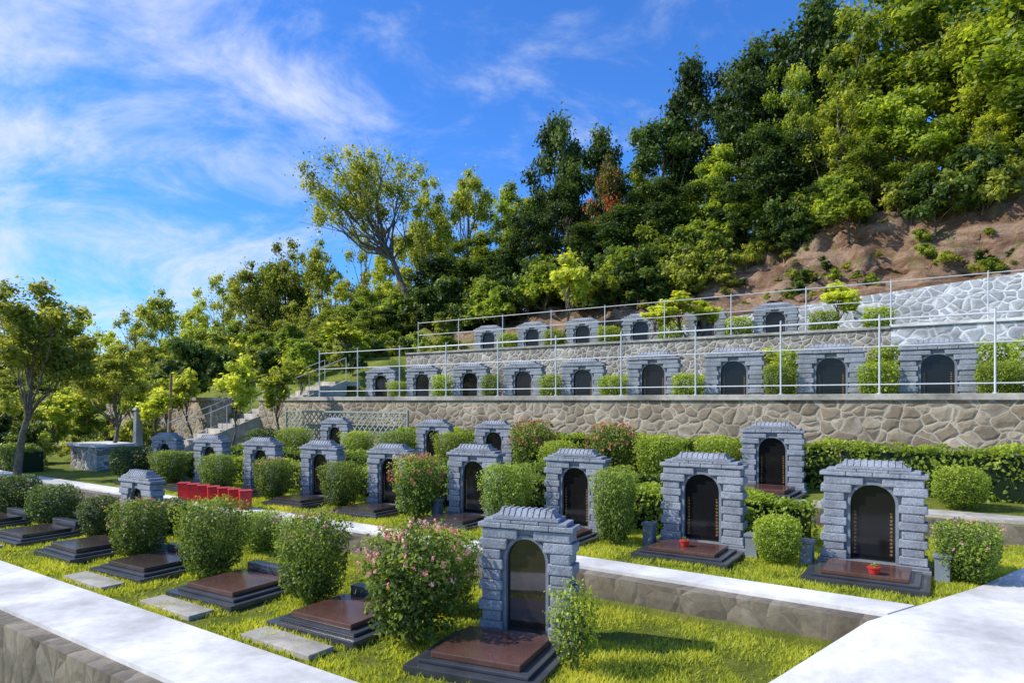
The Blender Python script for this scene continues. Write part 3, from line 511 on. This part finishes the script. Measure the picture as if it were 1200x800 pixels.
def hedge(s0,s1,n0,n1,z0,h,dens,ls,mat,label):
    l=s1-s0; k=int(dens*(l*(n1-n0)+2*l*h)); g=rng
    P=np.stack([g.uniform(0,l,k),g.uniform(0,n1-n0,k),h*g.random(k)],1)
    w=n1-n0; side=g.integers(0,4,k); ins=np.abs(g.normal(size=k))*0.05
    P[side==0,2]=h-ins[side==0]; P[side==1,1]=ins[side==1]; P[side==2,1]=w-ins[side==2]; P[side==3,2]=h-ins[side==3]
    wob=np.array([noise.noise(Vector((p[0]*1.3+s0,p[1]*2,p[2]*2)))*0.13+noise.noise(Vector((p[0]*5+s0,p[1]*5,p[2]*5)))*0.07 for p in P])
    P[:,2]+=wob*(P[:,2]/h); P[:,1]+=wob*np.where(P[:,1]<w/2,-1,1)
    nrm=np.zeros((k,3)); nrm[side==0,2]=1; nrm[side==3,2]=1; nrm[side==1,1]=-1; nrm[side==2,1]=1; nrm+=g.normal(size=(k,3))*0.6
    sh=np.clip(0.45+0.16*g.normal(size=k)+wob*3,0,1); V,F=leaves(P,nrm,ls*g.uniform(0.6,1.4,k))
    core=boxes('core',[(0.06,l-0.06,0.08,w-0.08,0,h-0.1)],L_dark)
    thing('hedge',[('foliage',mesh_fast('foliage',V,F,mat,np.repeat(sh,4))),('core',core)],W(s0,n0,z0),ANG,1,label,'hedge','clipped hedges along terraces')
hedge(-2.2,6.0,13.2,13.9,Z3,0.86,700,0.075,L_bushy,'long clipped sunlit hedge below stone wall')
hedge(-13,-2.2,13.3,13.9,Z3,0.88,600,0.08,L_bushy,'long clipped green hedge below stone wall')
hedge(-5.5,-1.9,9.45,9.95,Z2,0.62,1300,0.06,L_bushy,'low clipped hedge behind gravestones')
hedge(-9,-5.7,9.45,9.95,Z2,0.66,1000,0.06,L_bush,'low clipped hedge behind gravestones')
hedge(-17,-9.2,9.45,9.95,Z2,0.55,700,0.07,L_bushy,'low clipped hedge behind gravestones')
hedge(-17,-4.3,10.75,11.2,Z2,0.70,600,0.07,L_bush,'low clipped hedge along terrace kerb')
hedge(-34,-21.5,7.4,8.2,-2.2,0.9,350,0.10,L_bush,'low clipped hedge under the trees')
hedge(-34,-25,13,13.8,-1.9,0.8,350,0.10,L_bushy,'low clipped hedge under the trees')
def fence(name,s0,s1,step,n,z,h,rails,label,r=0.022):
    k=int((s1-s0)/step)
    V=[];F=[]; tube_add(V,F,[(0,0,0),(0,0,h)],[r,r],8); tube_add(V,F,[(0,0,h),(0,0,h+0.015)],[r*1.5,r*0.3],8); tube_add(V,F,[(0,0,0),(0,0,0.02)],[r*2.2,r*2.2],8)
    pm=mesh_fast('post',[tuple(v) for v in V],F,M_metal)
    e=thing(name,[],W(s1,n,z),ANG,1,label,'fence')
    for i in range(k+1):
        o=bpy.data.objects.new('post',pm); COL.objects.link(o); o.parent=e; o.location=(-i*step,0,0)
    for q in rails:
        V=[];F=[]; tube_add(V,F,[(0,0,q*h),(-k*step,0,q*h)],[r*0.7,r*0.7],8)
        o=bpy.data.objects.new('rail',mesh_fast('rail',[tuple(v) for v in V],F,M_metal)); COL.objects.link(o); o.parent=e
fence('metal_fence',-18.8,0.1+1.8*3,1.8,14.68,0.14,1.5,(0.12,0.60,0.94),'thin galvanised pipe railing on cobblestone wall',0.018)
fence('metal_fence',-20.4,4.4,2.2,21.45,2.10,1.25,(0.15,0.55,0.96),'thin galvanised pipe railing on upper terrace',0.018)
bm=bmesh.new()
Lx=5.4;Hh=1.0;stp=0.22
def strip(x0,z0,x1,z1,y):
    d=Vector((x1-x0,0,z1-z0)).normalized(); p=Vector((-d.z,0,d.x))*0.018
    vs=[]
    for yy in (y,y+0.012):
        for (x,z,sg) in ((x0,z0,1),(x1,z1,1),(x1,z1,-1),(x0,z0,-1)): vs.append(bm.verts.new((x+p.x*sg,yy,z+p.z*sg)))
    for f in [(0,1,2,3),(7,6,5,4),(0,4,5,1),(1,5,6,2),(2,6,7,3),(3,7,4,0)]: bm.faces.new([vs[i] for i in f])
x=-Hh
while x<Lx:
    a0=max(0,x); a1=min(Lx,x+Hh)
    if a1-a0>0.05:
        strip(a0,a0-x,a1,a1-x,0.0); strip(a0,Hh-(a0-x),a1,Hh-(a1-x),0.016)
    x+=stp
lat=bm_mesh('lattice',bm,M_latt)
lf=boxes('frame',[(-0.04,0,-0.02,0.05,0,Hh+0.1),(Lx,Lx+0.04,-0.02,0.05,0,Hh+0.1),(0.002,Lx-0.002,-0.02,0.05,Hh,Hh+0.05),(0.002,Lx-0.002,-0.02,0.05,-0.05,-0.002)],M_latt)
thing('lattice_fence',[('lattice',lat),('frame',lf)],W(-18.9,14.15,-1.35),ANG,1,'faded green diamond lattice fence at foot of wall','fence')
A=W(*ST0); B=W(*ST1); dv_=Vector((B.x-A.x,B.y-A.y,0)); SLn=dv_.length; sang=math.atan2(dv_.y,dv_.x)-math.pi/2
rise=ST1[2]-ST0[2]; k=14; hw=0.95
L_=[(-hw,hw,SLn*i/k,SLn+(0.6 if i==k-1 else 0),rise*i/k+0.001,rise*(i+1)/k) for i in range(k)]
def stringer(a,b_):
    bm=bmesh.new(); q=[]
    for x in (a,b_): q.append([bm.verts.new(p) for p in [(x,-0.1,-0.3),(x,SLn,rise-0.5),(x,SLn,rise+0.05),(x,-0.1,0.08)]])
    bm.faces.new(q[0]); bm.faces.new(q[1])
    for i in range(4): bm.faces.new((q[0][i],q[0][(i+1)%4],q[1][(i+1)%4],q[1][i]))
    return bm_mesh('side_wall',bm,M_conc2)
parts=[('steps',boxes('steps',L_,M_conc2,0.008,1)),('side_wall',stringer(-hw-0.12,-hw-0.004)),('side_wall',stringer(hw+0.004,hw+0.12))]
for x in (-hw-0.06,hw+0.06):
    V=[];F=[]; tube_add(V,F,[(x,0,0.9),(x,SLn,rise+0.9)],[0.013,0.013],6)
    for i in range(5):
        yy=SLn*i/4; zz=rise*i/4; tube_add(V,F,[(x,yy,zz),(x,yy,zz+0.9)],[0.012,0.012],6)
    parts.append(('handrail',mesh_fast('handrail',[tuple(v) for v in V],F,M_metal)))
thing('stone_staircase',parts,A,sang,1,'pale concrete staircase with thin handrails up the terraces','stairs')
bm=bmesh.new(); box(bm,-0.095,0.095,-0.095,0.095,0,0.30,-0.006,-0.006); bev(bm,0.010); box(bm,-0.108,0.108,-0.108,0.108,0.302,0.325); red_me=bm_mesh('red_box',bm,M_red)
for i in range(7):
    solo('red_box',red_me,W(-12.75+0.33*i,7.2,-1.893),0.35+random.uniform(-.15,.15),'red plastic box in a row beside shrubs','box',None,'row of red boxes on pavement')
for (s,n,z) in [(-0.98,8.02,-1.800),(-3.1,8.2,-1.800)]:
    bm=bmesh.new(); bmesh.ops.create_cone(bm,cap_ends=True,segments=16,radius1=0.045,radius2=0.06,depth=0.06)
    bmesh.ops.translate(bm,vec=(0,0,0.031),verts=bm.verts[:]); bmesh.ops.create_cone(bm,cap_ends=True,segments=16,radius1=0.068,radius2=0.068,depth=0.012,matrix=Matrix.Translation((0,0,0.067)))
    pot=bm_mesh('pot',bm,M_red)
    P=rng.normal(size=(26,3))*0.018+np.array([0,0,0.085]); V_,F_=leaves(P,rng.normal(size=P.shape),0.03*np.ones(26))
    thing('offering_pot',[('pot',pot),('plant',mesh_fast('plant',V_,F_,L_bush,rng.random(104)))],W(s,n,z),0,1,'tiny low red pot on grave slab','pot','offering pots on slabs')
thing('stone_planter',[('wall',boxes('wall',[(-0.8,0.8,-0.5,0.5,-0.2,0.72)],M_wall2)),('coping',boxes('coping',[(-0.88,0.88,-0.58,0.58,0.722,0.80)],M_conc,0.01))],W(-21.0,9.4,-2.0),ANG,1,'low stone block planter with white coping','planter')
bm=bmesh.new(); box(bm,-0.12,0.12,-0.12,0.12,0,1.5,0.03,0.03); box(bm,-0.17,0.17,-0.17,0.17,-0.1,0.12); box(bm,-0.13,0.13,-0.13,0.13,1.503,1.6,0.05,0.05)
solo('stone_pillar',bm_mesh('stone_pillar',bm,M_gran2),W(-23.4,11.6,-1.8),ANG,'slim grey stone pillar near the stairs','pillar')
V=[];F=[]; tube_add(V,F,[(0,0,-0.2),(0.05,0,1.3),(0.14,0,2.7)],[0.06,0.055,0.045],8)
solo('timber_post',mesh_fast('timber_post',[tuple(v) for v in V],F,M_wood,smooth=True),W(-24.0,13.0,-1.7),ANG,'brown leaning timber post near stairs','post')
# ------------------------------------------------------------------ grass
k=420000
s=-rng.random(k)**1.5*17+1.0; n=rng.uniform(3.72,11.25,k)
ok=(s<edge(n)-0.03)&~((n>6.70)&(n<7.37)); s=s[ok]; n=n[ok]
pat=np.array([noise.noise(Vector((a*1.3,b*1.3,0)))+0.6*noise.noise(Vector((a*4,b*4,3))) for a,b in zip(s,n)])
keep=rng.random(len(s))<np.clip(0.70+pat*1.3,0.08,1); s=s[keep];n=n[keep];pat=pat[keep]
z=np.where(n<6.8,-2.26,-1.94)
X=s*CA-n*SA; Y=s*SA+n*CA; kk=len(s); h=rng.uniform(0.022,0.06,kk)*(1+0.5*pat); a=rng.uniform(0,6.28,kk); ww=0.0055+0.0006*Y
B=np.stack([X,Y,z],1); dx=np.stack([np.cos(a)*ww,np.sin(a)*ww,np.zeros(kk)],1); T=B+np.stack([rng.normal(size=kk)*h*0.5,rng.normal(size=kk)*h*0.5,h],1)
V=np.stack([B-dx,B+dx,T],1).reshape(-1,3); F=np.arange(3*kk).reshape(kk,3)
solo('grass',mesh_fast('grass',V,F,L_grass,np.repeat(np.clip(0.5+0.45*pat+0.15*rng.normal(size=kk),0,1),3)),label='short sunlit lawn grass between graves',cat='grass',kind='stuff')
# ------------------------------------------------------------------ light, sky
Ls=Vector((-0.98,-0.03,0)).normalized(); el=math.radians(41); Ls=Vector((Ls.x*math.cos(el),Ls.y*math.cos(el),math.sin(el)))
sl=bpy.data.lights.new('sun','SUN'); sl.energy=5.0; sl.angle=math.radians(0.5); sl.color=(1.0,0.95,0.86)
so_=bpy.data.objects.new('sun',sl); COL.objects.link(so_); so_.rotation_euler=(-Ls).to_track_quat('-Z','Y').to_euler()
w=bpy.data.worlds.new('World'); scene.world=w; w.use_nodes=True; nt=w.node_tree; nt.nodes.clear(); L=nt.links.new
out=N(nt,'ShaderNodeOutputWorld'); bg=N(nt,'ShaderNodeBackground',i_Strength=0.15); L(bg.outputs[0],out.inputs[0])
sky=N(nt,'ShaderNodeTexSky',sky_type='NISHITA'); sky.sun_disc=False; sky.sun_elevation=el; sky.sun_rotation=math.atan2(Ls.x,Ls.y); sky.air_density=1.0; sky.dust_density=0.3; sky.ozone_density=3.0
tint=N(nt,'ShaderNodeVectorMath',operation='MULTIPLY'); tint.inputs[1].default_value=(0.42,0.90,1.6); L(sky.outputs[0],tint.inputs[0])
tc=N(nt,'ShaderNodeTexCoord'); sp=N(nt,'ShaderNodeSeparateXYZ'); L(tc.outputs['Generated'],sp.inputs[0])
zc=N(nt,'ShaderNodeMath',operation='MAXIMUM',i_1=0.0); L(sp.outputs[2],zc.inputs[0])
zz=N(nt,'ShaderNodeMath',operation='ADD',i_1=0.40); L(zc.outputs[0],zz.inputs[0])
dv=N(nt,'ShaderNodeVectorMath',operation='DIVIDE'); cb=N(nt,'ShaderNodeCombineXYZ'); [L(zz.outputs[0],cb.inputs[i]) for i in range(3)]
L(tc.outputs['Generated'],dv.inputs[0]); L(cb.outputs[0],dv.inputs[1])
mp=N(nt,'ShaderNodeMapping'); mp.inputs['Rotation'].default_value=(0,0,math.radians(50)); mp.inputs['Scale'].default_value=(1.0,1.35,0.0); mp.inputs['Location'].default_value=(3.3,1.7,0); L(dv.outputs[0],mp.inputs[0])
n1=N(nt,'ShaderNodeTexNoise',i_Scale=2.9,i_Detail=13.0,i_Roughness=0.64,i_Distortion=0.5); L(mp.outputs[0],n1.inputs['Vector'])
bias=N(nt,'ShaderNodeMath',operation='MULTIPLY_ADD',i_1=-0.22,i_2=-0.045); L(sp.outputs[0],bias.inputs[0])
ad=N(nt,'ShaderNodeMath',operation='ADD'); L(n1.outputs[0],ad.inputs[0]); L(bias.outputs[0],ad.inputs[1])
mr=N(nt,'ShaderNodeMapRange',i_1=0.42,i_2=0.80,i_3=0.0,i_4=0.92,interpolation_type='SMOOTHSTEP'); L(ad.outputs[0],mr.inputs[0])
mx=N(nt,'ShaderNodeMix',data_type='RGBA'); mx.inputs['B'].default_value=(5.6,6.0,6.6,1); L(mr.outputs[0],mx.inputs['Factor']); L(tint.outputs[0],mx.inputs['A'])
L(mx.outputs['Result'],bg.inputs[0])
cam=bpy.data.cameras.new('camera'); cam.lens=24; cam.sensor_width=36; cam.shift_y=70/1200; cam.clip_end=4000; cam.clip_start=0.05
co=bpy.data.objects.new('camera',cam); COL.objects.link(co); co.location=(0,0,0); co.rotation_euler=(math.radians(90),0,0); scene.camera=co
scene.view_settings.view_transform='Standard'; scene.view_settings.look='None'; scene.view_settings.exposure=0
